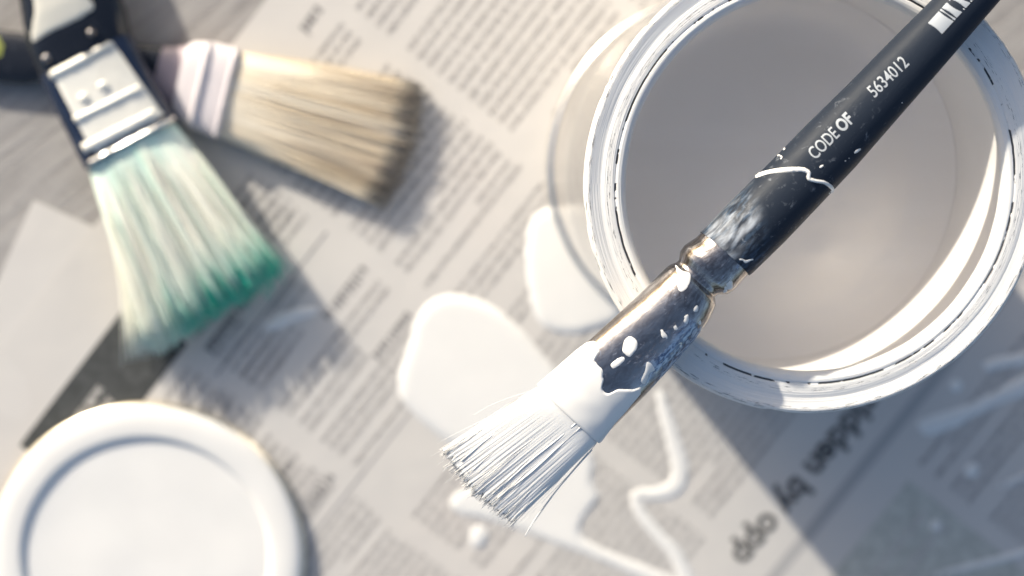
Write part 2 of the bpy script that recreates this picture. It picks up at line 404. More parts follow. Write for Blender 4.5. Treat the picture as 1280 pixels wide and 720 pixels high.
def tuft(name, c0, s0, up0, tipf, tip_up, m, parent, rag, ridge=(.09, .03, .012), NA=200, NL=48, colf=None, zmin=None, low=.8, power=6):
    """body of a brush tuft: ridged, clotted sheet above and below, ragged at the tip"""
    vs, fs, cols = [], [], []
    for lay in (1, -1):
        for i in range(NA+1):
            a = -1+2*i/NA; root = c0+s0*(a*.975); tp = tipf(a); ax = tp-root; tp = tp+ax.normalized()*rag(i, a)
            for j in range(NL+1):
                t = j/NL; q = root.lerp(tp, t); fl = max(0, 1-abs(a)**power)**.5
                env = up0*.94*math.sqrt(max(0, 1-abs(a)**2.3*.99))*max(0, 1-t*3)**2+(up0*(1-t)+tip_up*t)*.92*fl*(1-max(0, 1-t*3)**2)
                k1 = a*9+.7*noise.noise(Vector((a*3, t*1.2, 2)))
                rid = ridge[0]*noise.noise(Vector((k1*.8, t*.9, 1)))+ridge[1]*noise.noise(Vector((k1*2.4, t*1.3, 5)))+ridge[2]*noise.noise(Vector((k1*8, t*1.6, 7)))
                q = q+Vector((0, 0, lay*(env*(1 if lay > 0 else low)+rid*min(1, t*6+.1)*(.6+.8*t))))
                if zmin is not None: q.z = max(q.z, zmin)
                vs.append(q)
                if colf: cols.append(colf(a, lay, t))
    W_ = NL+1; o1 = (NA+1)*W_
    for lay in (0, 1):
        o_ = lay*o1
        for i in range(NA):
            for j in range(NL):
                f = (o_+i*W_+j, o_+(i+1)*W_+j, o_+(i+1)*W_+j+1, o_+i*W_+j+1); fs.append(f if lay else f[::-1])
    for i in range(NA): fs.append((i*W_+NL, (i+1)*W_+NL, o1+(i+1)*W_+NL, o1+i*W_+NL))
    for j in range(NL):
        fs.append((j, j+1, o1+j+1, o1+j)); e_ = NA*W_; fs.append((e_+j+1, e_+j, o1+e_+j, o1+e_+j+1))
    return mesh_obj(name, vs, fs, m, parent, origin=c0, cols=cols or None)
def ragged(seed, amp, off):
    return lambda i, a: noise.noise(Vector((i*.16, seed, 0)))*amp+noise.noise(Vector((i*.9, 3+seed, 0)))*amp*.9+off

# ------------------------------------------------------------------ table and newspaper
def slab(name, x0, x1, y0, y1, z0, z1, m):
    v = [(x, y, z) for z in (z0, z1) for x, y in ((x0, y0), (x1, y0), (x1, y1), (x0, y1))]
    f = [(3, 2, 1, 0), (4, 5, 6, 7), (0, 1, 5, 4), (1, 2, 6, 5), (2, 3, 7, 6), (3, 0, 4, 7)]
    return mesh_obj(name, v, f, m, smooth=False)
tb = slab('tabletop', -520, 620, -520, 420, -30, 0, M['table']); tb['kind'] = 'structure'
tb['label'] = 'weathered grey tabletop under the newspapers'

AX = (.62, -.7846); AV = (.7846, .62)                    # photo directions: along a text line, down a column
def uvp(u, v): return (AX[0]*u+AV[0]*v, AX[1]*u+AV[1]*v)  # layout px -> photo px
PZ = 0.60
O_ = P(*uvp(0, 800), PZ); U_ = (P(*uvp(300, 800), PZ)-P(*uvp(-300, 800), PZ)).normalized(); V_ = Vector((U_.y, -U_.x, 0))
def to_mm(u, v): d = P(*uvp(u, v), PZ)-O_; return d.dot(U_), d.dot(V_)
def wave(x, y): return .22*math.sin(x*.036+1)*math.cos(y*.030)+.09*math.sin(x*.075+y*.05)-.1
def on_paper(a, b, dz=0.0):
    q = O_+U_*a+V_*b; return (q.x, q.y, PZ+wave(q.x, q.y)+dz)
def sheet(name, corners, z, m, n=60, wv=True):
    c = [Vector((*x, 0)) for x in corners]; vs, fs = [], []; th = .12
    for lay in (0, 1):
        for i in range(n+1):
            for j in range(n+1):
                q = c[0].lerp(c[1], i/n).lerp(c[3].lerp(c[2], i/n), j/n)
                vs.append((q.x, q.y, z+(wave(q.x, q.y) if wv else 0)-lay*th))
    k = n+1; N1 = k*k
    for i in range(n):
        for j in range(n):
            f = (i*k+j, (i+1)*k+j, (i+1)*k+j+1, i*k+j+1); fs.append(f[::-1]); fs.append(tuple(x+N1 for x in f))
    for i in range(n):
        for (a, b) in ((i*k, (i+1)*k), ((i+1)*k+n, i*k+n), (i+1, i), (n*k+i, n*k+i+1)): fs.append((a, b, b+N1, a+N1))
    return mesh_obj(name, vs, fs, m, sharp=50)
m0 = to_mm(-380, 272); m1 = to_mm(735, 272)
u_lo, u_hi, v_lo = m0[0]-30, m1[0], m0[1]; v_hi = v_lo+345
cor = [on_paper(u_lo, v_lo)[:2], on_paper(u_lo, v_hi)[:2], on_paper(u_hi, v_hi)[:2], on_paper(u_hi, v_lo)[:2]]
paperA = sheet('newspaper', cor, PZ, M['paper'])
tag(paperA, 'printed newspaper page with columns of text lying under the tin and brushes', 'newspaper')
b0 = P(42, 250, .3); d1 = (P(105, 278, .3)-b0).normalized(); d2 = (P(0, 344, .3)-b0).normalized()
cb = [(b0+d1*0)[:2], (b0+d2*150)[:2], (b0+d2*150+d1*120)[:2], (b0+d1*120)[:2]]
paperB = sheet('newspaper', cb, .30, M['paper2'], 20, False)
tag(paperB, 'blank corner of a newspaper sheet sticking out under the printed page near the lid', 'newspaper')

class Ink:
    def __init__(s): s.v = []; s.f = []
    def quad(s, a0, a1, b0, b1, dz=.10, sk=0.0):
        i = len(s.v); s.v += [on_paper(a0, b0, dz), on_paper(a1, b0, dz), on_paper(a1+sk, b1, dz), on_paper(a0+sk, b1, dz)]
        s.f.append((i+3, i+2, i+1, i))
    def letter(s, a, b, w, h, st):
        """pseudo letters: strokes only, not readable; text hangs upside down in the picture"""
        k = random.random(); asc = random.random() < .27; hh = h*(1.45 if asc else 1)
        s.quad(a, a+st, b, b+hh)
        if k < .75: s.quad(a+w-st, a+w, b, b+h)
        if k < .35 or k > .8: s.quad(a, a+w, b+h-st, b+h)
        if .2 < k < .55 or k > .7: s.quad(a, a+w, b, b+st)
        if .45 < k < .65: s.quad(a, a+w, b+h*.45, b+h*.45+st)
    def line(s, a0, a1, b, h=1.5, pitch=1.18, st=.30):
        a = a0
        while a < a1-1:
            for _ in range(random.choice((2, 3, 3, 4, 5, 5, 6, 7, 8, 9))):
                if a > a1-pitch*.8: break
                wd = pitch*random.uniform(.55, .85); s.letter(a, b, wd, h, st); a += wd+pitch*.26
            a += random.uniform(.55, .85)
    def block(s, u0, u1, v0, v1, pitch=3.55, h=1.4, p_end=.12, st=.24):
        a0, _ = to_mm(u0, (v0+v1)/2); a1, _ = to_mm(u1, (v0+v1)/2); um = (u0+u1)/2
        b0 = to_mm(um, v0)[1]; b1 = to_mm(um, v1)[1]; b = b0
        while b+h < b1:
            x0 = a0
            if random.random() < p_end: x0 = a0+(a1-a0)*random.uniform(.15, .7)   # short last line of a paragraph
            s.line(x0, a1, b, h, st=st); b += pitch
    def heading(s, u0, u1, v, h=2.3):
        a0, b0 = to_mm(u0, v); a1, _ = to_mm(u1, v); s.line(a0, a1, b0, h, 1.9, .62)
    def build(s, name, m, stuff=True):
        o = mesh_obj(name, s.v, s.f, m, paperA, smooth=False)
        if stuff: o['kind'] = 'stuff'
        return o
ink = Ink()
ink.block(268, 470, 352, 905, 4.1, 1.6); ink.block(490, 700, 300, 900, 4.1, 1.6)
ink.block(262, 470, 925, 1110); ink.block(490, 715, 920, 1110)
ink.heading(205, 245, 314, 3.0)
ink.block(150, 245, 352, 392); ink.block(48, 244, 430, 612, 3.7, 1.6); ink.block(48, 244, 672, 705, p_end=0); ink.block(48, 130, 395, 425)
ink.heading(30, 85, 560, 2.2) if False else None
ink.block(-20, 30, 380, 470); ink.heading(-60, 22, 560, 2.6); ink.block(-182, 22, 588, 612)
ink.block(-182, -120, 470, 560); ink.block(-100, -40, 505, 525); ink.heading(-182, -70, 470, 2.4); ink.heading(-60, 10, 640, 2.4)
ink.block(-182, 22, 655, 692); ink.block(-182, -60, 620, 650)
ink.block(-320, -205, 520, 548); ink.block(-400, -210, 470, 590, p_end=.3); ink.block(-330, -215, 600, 690)
ink.heading(-300, -220, 640, 2.2); ink.heading(-290, -205, 690, 2.2)
ink.block(-420, -210, 790, 1110); ink.block(-182, 18, 790, 1112); ink.block(42, 244, 792, 1112)
ink.block(-420, -210, 1220, 1300)
ink.block(258, 470, 1262, 1345); ink.block(258, 470, 1375, 1500); ink.block(490, 715, 1262, 1500)
ink.block(30, 40, 0, 0); ink.block(-182, 22, 395, 455, 3.4); ink.block(-182, -90, 525, 560, 3.4); ink.block(-182, 22, 705, 716); ink.block(-330, -215, 700, 716)
ink.block(-420, -210, 730, 780) ; ink.block(48, 244, 622, 650, p_end=.4); ink.block(48, 244, 715, 770, 3.4)
ink.build('column_text', M['ink'])
def box_on(name, u0, u1, v0, v1, m, dz=.05):
    i = Ink(); a0, b0 = to_mm(u0, (v0+v1)/2)[0], to_mm((u0+u1)/2, v0)[1]; a1, b1 = to_mm(u1, (v0+v1)/2)[0], to_mm((u0+u1)/2, v1)[1]
    na = max(2, int((a1-a0)/5)); nb_ = max(1, int((b1-b0)/5))
    for x in range(na):
        for y in range(nb_): i.quad(a0+(a1-a0)*x/na, a0+(a1-a0)*(x+1)/na, b0+(b1-b0)*y/nb_, b0+(b1-b0)*(y+1)/nb_, dz)
    return i.build(name, m, False)
box_on('charcoal_panel', -420, -193, 362, 452, M['ink_box'])
box_on('rule_line', -330, 40, 721, 723.5, M['ink_grey']); box_on('rule_line', -300, 720, 1201, 1216, M['ink_rule'])
box_on('photo_print', 20, 234, 1262, 1560, M['ink_photo']); box_on('rule_line', -200, 26, 500, 503, M['ink_grey'])
i2 = Ink(); i2.block(-350, -300, 395, 425, 4.5, 2.2, 0, .5); i2.block(30, 220, 1300, 1340, 8, 2, .3, .5)
o = i2.build('pale_lettering', M['paper2'])
# upside-down headline: read from the tin's side towards the bottom of the page
gv, gf = glyphs('a ridden by opp', .03, .98)
hx = max(v[0] for v in gv); aA, bA = to_mm(322, 1150); hs = 8.9
o = mesh_obj('headline', [on_paper(aA-v[0]*hs, bA+v[1]*hs, .12) for v in gv], gf, M['ink_head'], paperA, smooth=False)

# ------------------------------------------------------------------ spilled paint on the newspaper
spill = [('paint_puddle', 'thick rounded puddle of white paint under the bristles of the black-handled brush', 1.0, 14, 6,
    [(537,377),(563,368),(593,372),(620,385),(647,407),(670,433),(690,457),(704,482),(700,520),(650,556),(600,566),(567,557),(547,543),(523,523),(505,503),(497,483),(502,453),(512,427),(517,403)]),
  ('paint_puddle', 'smooth puddle of white paint that the foot of the tin stands in', .8, 12, 6,
    [(664,272),(680,262),(705,255),(745,262),(785,300),(800,360),(775,398),(737,414),(713,419),(690,414),(673,401),(664,380),(659,350),(657,310)]),
  ('paint_splash', 'ragged white paint splash with a long tail beside the bristle tips', .55, 8, 5,
    [(562,630),(575,613),(600,606),(640,602),(672,586),(700,566),(722,556),(738,562),(743,580),(741,602),(748,622),(733,645),(726,667),(752,684),(808,707),(866,732),(858,748),(800,724),(740,697),(700,682),(664,668),(630,656),(600,648),(575,643)]),
  ('paint_drop', 'small round drop of white paint next to the ragged splash', .6, 8, 4, [(598+12*math.cos(a*.785), 671+14*math.sin(a*.785)) for a in range(8)]),
  ('paint_splash', 'thin pale paint splash in the shadow of the green-tipped brush', .6, 5, 4, [(330,411),(343,396),(366,386),(394,384),(392,394),(368,402),(348,412)]),
  ('paint_splash', 'wide white paint streak in the shadow of the tin', .55, 8, 5,
    [(1147,530),(1163,520),(1205,507),(1247,487),(1290,462),(1330,450),(1330,480),(1285,494),(1255,504),(1217,521),(1197,533),(1160,544)]),
  ('paint_splash', 'short white paint blot close to the rim shadowed by the tin', .5, 6, 4, [(1228,455),(1250,446),(1290,440),(1290,455),(1255,460),(1238,465)])]
for nm, lab, h, wd, st, px in spill: tag(puddle(nm, px, h, wd, st), lab, 'paint')
tag(puddle('paint_dribble', ribbon([(824,488),(832,518),(842,552),(850,585),(843,609),(818,618),(796,619),(800,640),(822,668),(845,694),(862,735)],
    [9,16,20,22,22,17,15,15,16,18,22]), .5, 7, 4, smooth=2), 'zigzag dribble of white paint on the newspaper text below the tin', 'paint')
tag(puddle('paint_dribble', ribbon([(1168,719),(1213,708),(1250,699),(1300,684)], [5,8,9,9]), .6, 4, 4, smooth=2), 'long thin white paint line across the printed photograph', 'paint')
tag(puddle('paint_dribble', ribbon([(1248,609),(1266,602),(1300,590)], [4,7,8]), .6, 4, 4, smooth=2), 'short white paint line between two text columns in the tin shadow', 'paint')
for x, y, r, lab in ((1195,482,8,'white paint speck on blank paper beside the wide streak'), (1215,588,9,'white paint speck on the column of text in the tin shadow'),
                     (1170,657,7,'white paint speck on the printed photograph')):
    tag(puddle('paint_drop', [(x+r*math.cos(a*.785), y+r*math.sin(a*.785)) for a in range(8)], .5, 5, 3), lab, 'paint')

# ------------------------------------------------------------------ the open tin
RZ = 120.0
rc = P(1021, 231, RZ); TC = Vector((rc.x, rc.y, 0.7))
can = tag(empty('paint_tin', TC), 'open round paint tin with a white paint-caked rim, the black-handled brush across it', 'paint tin')
H = RZ-TC.z
lathe('body', [(52.9, 2.2), (52.9, 4.5), (52.6, 5.2), (52.6, H-6), (53.3, H-5), (53.3, H-3.0)], TC, M['tin'], can)
lathe('base_ring', [(51.0, .5), (51.6, 0), (53.4, 0), (54.3, .7), (54.5, 1.6), (54.2, 2.6), (53.3, 3.2), (52.8, 3.3)], TC, M['tin'], can)
lathe('inner_wall', [(48.3, H-3.95), (48.5, H-8), (48.5, 2)], TC, M['inner'], can)
rim = lathe('rim', [(53.3, H-3.6), (54.1, H-2.9), (54.5, H-1.7), (54.35, H-.7), (54.0, H-.15), (53.7, H), (53.4, H-.03), (53.1, H-.12), (52.5, H-.25), (51.7, H-.42), (50.9, H-.6),
              (50.6, H-.62), (50.3, H-.5), (49.9, H-.42), (49.2, H-.4), (48.2, H-.4), (47.5, H-.44), (47.3, H-.6), (47.1, H-.44), (46.4, H-.42), (45.6, H-.75), (44.9, H-1.6), (44.6, H-2.8), (44.9, H-3.5), (45.6, H-3.7), (49, H-4.0), (52.59, H-4.1)],
            TC, M['rim'], can, 220, 75, lambda a, r, z: (.10*noise.noise(Vector((math.cos(a)*6, math.sin(a)*6, r*.3))), .10*noise.noise(Vector((math.cos(a)*5, math.sin(a)*5, 9+r*.3)))))
# dried paint beads hanging on the outer curl
rnd = random.Random(3); a = 0.0
while a < 2*math.pi:
    ln = rnd.choice((.03, .05, .09, .16, .3, .5, .7)); gap = rnd.choice((.008, .012, .02, .05))
    n = max(6, int(ln*90)); vs, fs = [], []; k = 8
    rr0 = rnd.uniform(.36, .55)
    for i in range(n+1):
        t = i/n; q = a+ln*t; e = math.sqrt(max(0.0, 1-abs(2*t-1)**(2+ln*22)))
        r_ = rr0*e*(1+.15*noise.noise(Vector((q*9, a, 0))))+.01
        cr = 54.2; cz = H-1.5+.15*math.sin(q*7)
        for j in range(k):
            f = 2*math.pi*j/k; rad = cr+r_*math.cos(f)
            vs.append((TC.x+rad*math.cos(q), TC.y+rad*math.sin(q), TC.z+cz+1.9*r_*math.sin(f)))
    for i in range(n):
        for j in range(k): fs.append((i*k+j, (i+1)*k+j, (i+1)*k+(j+1) % k, i*k+(j+1) % k))
    fs += [tuple(range(k))[::-1], tuple(n*k+j for j in range(k))]
    mesh_obj('paint_bead', vs, fs, M['paint'], rim, origin=TC)
    a += ln+gap
LEVEL = 70.0
gl = P(1028, 312, LEVEL)
pt = disc('paint', 48.45, (TC.x, TC.y, LEVEL), M['liquid'], None, 30, 120,
          lambda x, y: .5*noise.noise(Vector((x*.03, y*.03, 2)))+9*max(0, (math.hypot(x, y)-34.4)/14)**3+1.0*math.exp(-((x+TC.x-gl.x)**2+(y+TC.y-gl.y)**2)/14))
can.scale = pt.scale = (1.02, 1.02, 1)
tag(pt, 'smooth greyish white liquid paint inside the open tin', 'paint')

# ------------------------------------------------------------------ black-handled brush lying across the tin
br = empty('paint_brush', P(850, 385, RZ))
tag(br, 'black-handled artist brush with metal ferrule and white-loaded bristles resting on the tin', 'paint brush')
def section(l, r, z, up, t):
    a, b = P(*l, z), P(*r, z); return ((a+b)/2, (b-a)/2, up, t)
def with_t(rows):
    out = []; t = 0
    for i, (l, r, z, up) in enumerate(rows):
        s = section(l, r, z, up, 0)
        if i: t += (s[0]-out[-1][0]).length
        out.append((s[0], s[1], s[2], t))
    return out
F = with_t([((672,482),(748,553),124.8,3.7), ((704,454),(777,523),125.2,4.5), ((735,427),(807,493),125.7,5.3), ((768,397),(838,459),126.2,6.0), ((800,368),(868,424),126.7,6.6), ((822,346),(884,402),127,6.9), ((833,335),(892,386),127,6.7),
            ((838,331),(894,381),127,6.2), ((846,328),(893,371),127,5.0), ((849,325),(896,368),127,4.9), ((851,314),(909,367),127,6.1), ((856,307),(917,362),127,6.7), ((863,302),(922,356),127,6.8), ((871,297),(928,349),127,6.6), ((878,290),(934,343),127,6.4)])
t_f = F[-1][3]
v_, f_, u_ = loft('ferrule', F, M['ferrule'], br)
fer = mesh_obj('ferrule', v_, f_, M['ferrule'], br, origin=P(850, 385, 126), sharp=55, uvs=u_)
bv_f = BVHTree.FromPolygons([Vector(v) for v in v_], f_)
Hs = with_t([((876,290),(936,344),127,6.6), ((880,287),(940,341),127,6.9), ((920,246),(981,301),126.9,7.0), ((961,205),(1020,260),126.8,6.8), ((1010,155),(1069,208),126.7,6.4), ((1060,106),(1116,154),126.5,6.0), ((1112,53),(1166,97),126.2,5.6), ((1165,0),(1216,39),126,5.3),
             ((1240,-79),(1286,-42),125.8,4.8), ((1330,-172),(1370,-139),125.7,4.0), ((1440,-285),(1472,-258),125.6,3.2), ((1490,-335),(1512,-316),125.6,2.2), ((1500,-343),(1508,-336),125.6,.8)])
Hs = [(c, s, u, t+t_f) for c, s, u, t in Hs]
v_, f_, u_ = loft('handle', Hs, M['handle'], br, sub=6)
han = mesh_obj('handle', v_, f_, M['handle'], br, origin=P(1000, 230, 126), sharp=55, uvs=u_)
bv_h = BVHTree.FromPolygons([Vector(v) for v in v_], f_)

# white paint coat round the lower ferrule, torn upper edge
prof = [(-1.0, 17), (-.72, 16), (-.52, 13.0), (-.44, 16.6), (-.36, 17.4), (-.26, 16.6), (-.20, 13.8), (-.10, 13.6), (-.05, 12.2), (.02, 10.0), (.07, 10.6), (.10, 13.0), (.18, 14.8), (.24, 16.8), (.285, 16.0), (.32, 12.0), (.36, 6.0), (.42, 2.5), (.5, .8), (.56, 2.0), (.66, 9), (.8, 14), (1.0, 17)]
def tmax(a):
    a /= math.pi
    for i in range(len(prof)-1):
        if prof[i][0] <= a <= prof[i+1][0]:
            s = (a-prof[i][0])/(prof[i+1][0]-prof[i][0]); s = s*s*(3-2*s); return prof[i][1]*(1-s)+prof[i+1][1]*s
    return 10
def sec_at(S, t):
    for i in range(len(S)-1):
        if S[i][3] <= t <= S[i+1][3]:
            f = (t-S[i][3])/(S[i+1][3]-S[i][3]); a, b = S[i], S[i+1]
            return a[0].lerp(b[0], f), a[1].lerp(b[1], f), a[2]*(1-f)+b[2]*f
    return S[-1][:3] if t > S[-1][3] else S[0][:3]
vs, fs = [], []; SEG, NT = 200, 40
for i in range(NT+1):
    for j in range(SEG):
        a = -math.pi+2*math.pi*j/SEG; tm = tmax(a)+.35*noise.noise(Vector((a*9, 0, 0))); s = i/NT; t = max(0, tm)*s
        c, sd_, up = sec_at(F, t)
        d_end = (1-s)*tm; hh = .34*math.sqrt(max(0, 1-(1-min(d_end/.8, 1))**2))
        hh *= 1+.22*noise.noise(Vector((t*.28, a*2.6, 4)))
        if s == 1: hh = -.03
        if i == 0: hh = .12
        vs.append(sec_pt(c, sd_, up, a, 2.0, hh))
for i in range(NT):
    for j in range(SEG):
        k = (j+1) % SEG; fs.append((i*SEG+j, i*SEG+k, (i+1)*SEG+k, (i+1)*SEG+j))
coat = mesh_obj('paint_coat', vs, fs, M['paint'], fer, origin=ORIG[fer.name])
bv_c = BVHTree.FromPolygons([Vector(v) for v in vs], fs)
# paint spots and runs on the metal
def ell(x, y, a, b, ang, n=10): 
    c, s = math.cos(R(ang)), math.sin(R(ang))
    return [(x+a*math.cos(q)*c-b*math.sin(q)*s, y+a*math.cos(q)*s+b*math.sin(q)*c) for q in [2*math.pi*i/n for i in range(n)]]
JIT = random.Random(21)
for pxs, h in ((ell(787, 433, 9, 12.5, 12), .4), (ell(772, 453, 10, 4.5, -35), .3), ([(843,330),(851,338),(862,342),(864,350),(858,360),(850,365),(845,356),(848,346)], .3),
               (ell(830, 418, 3.2, 7, -25), .25), (ell(858, 399, 3.5, 6, 10), .25), (ell(870, 386, 3, 5, 20), .2), (ell(851, 433, 2, 2, 0), .2), (ell(875, 403, 2.6, 3.6, 0), .2),
               ([(806,463),(809,452),(815,455),(819,464),(812,468),(806,480),(800,476)], .3), (ell(912, 357, 4, 5.5, 30), .35), (ell(907, 362, 3, 4.2, 20), .3), (ell(845, 410, 2.2, 4, -30), .18), (ell(864, 415, 1.6, 2.4, 0), .18)):
    pxs = [(x+JIT.gauss(0, .55), y+JIT.gauss(0, .55)) for x, y in pxs]
    surf_patch('paint_spot', pxs, [bv_f], M['paint'], fer, h*.55, 3, 1.8, 4)
# runs and flecks on the lacquer
surf_patch('paint_run', ribbon([(937,225),(950,218),(965,214),(985,212),(1003,212),(1011,216),(1011,223),(1019,226),(1030,228),(1038,233),(1041,238),(1037,243)], [2.5,5,5.5,6.5,6,5,5,4.5,4.5,5,4,2.5]), [bv_h], M['paint'], han, .4, 3, 1.6, 2)
for pxs in (ribbon([(922,240),(925,236),(927,240)], [2, 4, 2]), ribbon([(924,324),(929,325),(932,327),(938,325),(943,324)], [3, 2, 4, 2.5, 1.5]), ribbon([(1050,207),(1057,201),(1064,196)], [1, 1.6, 1]), ribbon([(1067,192),(1071,189),(1076,186)], [1, 4, 2]),
            ell(1027, 208, 3, 1.6, -35), ribbon([(1052,197),(1052,193),(1055,190)], [1.2, 1.6, 1]), ribbon([(1121,141),(1126,133),(1129,125),(1132,121)], [1, 1.6, 1.4, 1]), ell(980, 186, 2, 1.4, -45), ribbon([(968,199),(972,194),(977,196),(974,201)], [1, 2, 2, 1])):
    surf_patch('paint_fleck', pxs, [bv_h], M['paint'], han, .2, 2, 1.3, 3)
# silver lettering and bar code
def lettering(name, text, x, y, ang, cap, xs, bold=0.0, m='print_white'):
    gv, gf = glyphs(text, bold, xs); e = Vector((math.cos(R(ang)), -math.sin(R(ang)))); up = Vector((-math.sin(R(ang)), -math.cos(R(ang))))
    pos = []
    for a, b_ in gv:
        q = Vector((x, y))+e*(a*cap)+up*(b_*cap); h = bv_h.ray_cast(CAM, ray(q.x, q.y)); pos.append(h[0]+h[1]*.06 if h[0] else P(q.x, q.y, 126))
    return mesh_obj(name, pos, gf, M[m], han, origin=ORIG[han.name], smooth=False)
lettering('lettering', 'CODE', 1019, 200.5, 45, 16, .69, .006)
lettering('lettering', 'OF', 1053, 166, 45, 15.5, .74, .032)
lettering('lettering', '5634012', 1093, 123, 44, 16, .76, .006)
def strip(s0, s1, name, m, a=0.0, b_=1.0):
    p0, p1 = Vector((1160, 29)), Vector((1177.5, 42.5)); d = Vector((.675, -.738)); q0 = p0+(p1-p0)*a; q1 = p0+(p1-p0)*b_
    n = max(2, int((s1-s0)/2)); L = [tuple(q0+d*(s0+(s1-s0)*i/n)) for i in range(n+1)]; L2 = [tuple(q1+d*(s0*1.06+(s1-s0)*1.06*i/n)) for i in range(n+1)]
    return surf_patch(name, L+L2[::-1], [bv_h], m, han, 0, 1, 2, 0, .10, True)
pos = 0
for wid, gap in ((20, 1.6), (2.6, 1.6), (9, 3.6), (1.4, 1.6), (8, 1.8), (1.6, 1.2), (7, 3), (4, 1.5), (1.5, 2.5), (6, 1.5), (2, 3), (5, 2)):
    strip(pos, pos+wid, 'barcode_bar', M['print_white']); pos += wid+gap

# bristles: fine hairs plus clotted paint tufts
rnd = random.Random(11)
c0, s0, up0 = F[0][0], F[0][1], F[0][2]
tipL, tipM, tipR = P(553, 562, 121), P(588, 612, 121.5), P(642, 655, 121)
rootL, rootR = c0-s0, c0+s0
def tip_pos(a):                                    # a in -1..1
    f = (a+1)/2; q = tipL.lerp(tipM, f*2.2) if f < .4545 else tipM.lerp(tipR, (f-.4545)/.5455); return q
items = []
white = (0.81, 0.80, 0.775)
bq = M['clot'].node_tree.nodes['Principled BSDF']; bq.inputs['Subsurface Weight'].default_value = .35; bq.inputs['Subsurface Scale'].default_value = .0015; bq.inputs['Subsurface Radius'].default_value = (1, .95, .85)
tuft('paint_clot', c0, s0, up0, tip_pos, .7, M['clot'], br, ragged(0, 2.0, -.6), (.07, .016, .004), 260, 60)
def hair(a, b_, r0, r1, over=0.0, jit=.7, wav=.25, col=white):
    root = c0+s0*(a*.97)+Vector((0, 0, up0*.88*b_*math.sqrt(max(0, 1-a*a*.94))))
    tp = tip_pos(a+rnd.gauss(0, .045)); tp = tp+Vector((rnd.gauss(0, jit), rnd.gauss(0, jit), b_*.7*(1-.5*abs(a))+rnd.gauss(0, .25)))
    ax = (tp-root); root = root-ax.normalized()*1.5; tp = tp+ax.normalized()*(over+rnd.gauss(0, .6)); side = ax.cross(Vector((0, 0, 1))).normalized()
    bow = rnd.gauss(0, wav); ph = rnd.random()*6; pts = []
    for i in range(9):
        t = i/8; q = root.lerp(tp, t)+side*(bow*math.sin(t*3.1)+.12*math.sin(t*9+ph))
        q.z += b_*.1*math.sin(t*2.4); pts.append(q)
    sh = rnd.uniform(.9, 1.03); items.append((pts, r0, r1, lambda t, sh=sh: tuple(min(.88, x*sh) for x in col)))
for i in range(260): hair(rnd.uniform(-1, 1), rnd.uniform(-.8, .6), .12, .08)
for i in range(90):                               # upper layer, clotted
    hair(rnd.uniform(-1, 1), rnd.uniform(.8, .95), rnd.uniform(.05, .09), rnd.uniform(.04, .08), rnd.uniform(-1.5, .3), .5, .35)
for i in range(8): hair(rnd.uniform(-1, 1), rnd.uniform(.85, 1.05), rnd.uniform(.25, .4), rnd.uniform(.2, .3), rnd.uniform(-5, -1), .5, .3)
for i in range(60): hair(rnd.uniform(-1.0, 1.0), rnd.uniform(-.5, 1), .07, .03, rnd.uniform(.5, 2.2), 1.2, .4)
def free(px, r0, r1):
    pts = [P(x, y, z) for x, y, z in px]; pts = catmull([tuple(p) for p in pts], 5, False); items.append((pts, r0, r1, lambda t: white))
free([(740,562,123),(715,590,122.5),(690,620,122),(668,650,121.5),(656,671,121)], .22, .12); free([(735,566,123),(706,600,122),(680,635,121),(661,663,121)], .15, .08)
free([(672,486,124),(640,496,124),(612,507,124),(590,520,124)], .07, .04); free([(620,520,124),(585,548,123),(550,562,122)], .09, .06); free([(600,560,122),(570,575,121.5),(553,590,121)], .1, .05); free([(650,640,122),(643,652,121),(640,665,121)], .1, .05)
v_, f_, c_ = strands(items, 4)
bo = mesh_obj('bristles', v_, f_, M['wetb'], br, origin=c0, cols=c_); bo['kind'] = 'stuff'

# ------------------------------------------------------------------ flat brush with green-stained bristles
gb = empty('paint_brush', P(160, 180, 1))
tag(gb, 'flat paint brush with pale mint bristles dipped in green, black handle and tin ferrule', 'paint brush')
G = with_t([((108,212),(221,152),12.2,6.6), ((100,196),(213,136),12.3,6.8), ((84,164),(196,106),12.5,7.0), ((66,128),(179,72),12.8,7.0), ((52,98),(164,42),13.2,6.9)])
v_, f_, u_ = loft('ferrule', G, None, gb)
gf_ = None
vs, fs, uv = loft('ferrule', G, None, gb, power=3.2)
gfer = mesh_obj('ferrule', vs, fs, M['dark_reflection'], gb, origin=G[2][0], sharp=50)  # dark reflections on the metal edges are put into the ferrule colour
bv_g = BVHTree.FromPolygons([Vector(v) for v in vs], fs)
plate = surf_patch('face_plate', [(67,97),(143,56),(206,143),(194,152),(121,190),(113,186)], [bv_g], M['plate'], gfer, .35, 2, 5, 0)
bvp = [bv_g]
for path, wd in (([(62,95),(100,76),(140,52)], [11, 12, 11]), ([(93,150),(135,129),(176,109)], [10, 10, 10]), ([(104,186),(150,163),(195,140)], [13, 14, 13])):
    surf_patch('raised_band', ribbon(path, wd), bvp, M['plate'], gfer, 1.3, 7, 3, 2)
surf_patch('lower_edge', ribbon([(110,205),(165,176),(218,147)], [7, 7, 7]), bvp, M['tin'], gfer, .9, 4, 3, 2)
for x, y in ((105, 122), (129, 107)): surf_patch('dimple', ell(x, y, 8, 7, 0), bvp, M['plate'], gfer, 1.5, 8, 2.5, 3)
gh = with_t([((52,98),(164,42),13.2,6.0), ((38,66),(158,12),14.2,6.2), ((30,30),(146,-22),15.6,6.0), ((22,-20),(120,-62),16.6,5.6), ((0,-90),(80,-125),18,5.2), ((-60,-210),(20,-245),20,4.8), ((-130,-330),(-70,-360),22,4)])
vs, fs, uv = loft('handle', gh, None, gb, power=2.6)
ghan = mesh_obj('handle', vs, fs, M['black'], gb, origin=gh[0][0], sharp=50)
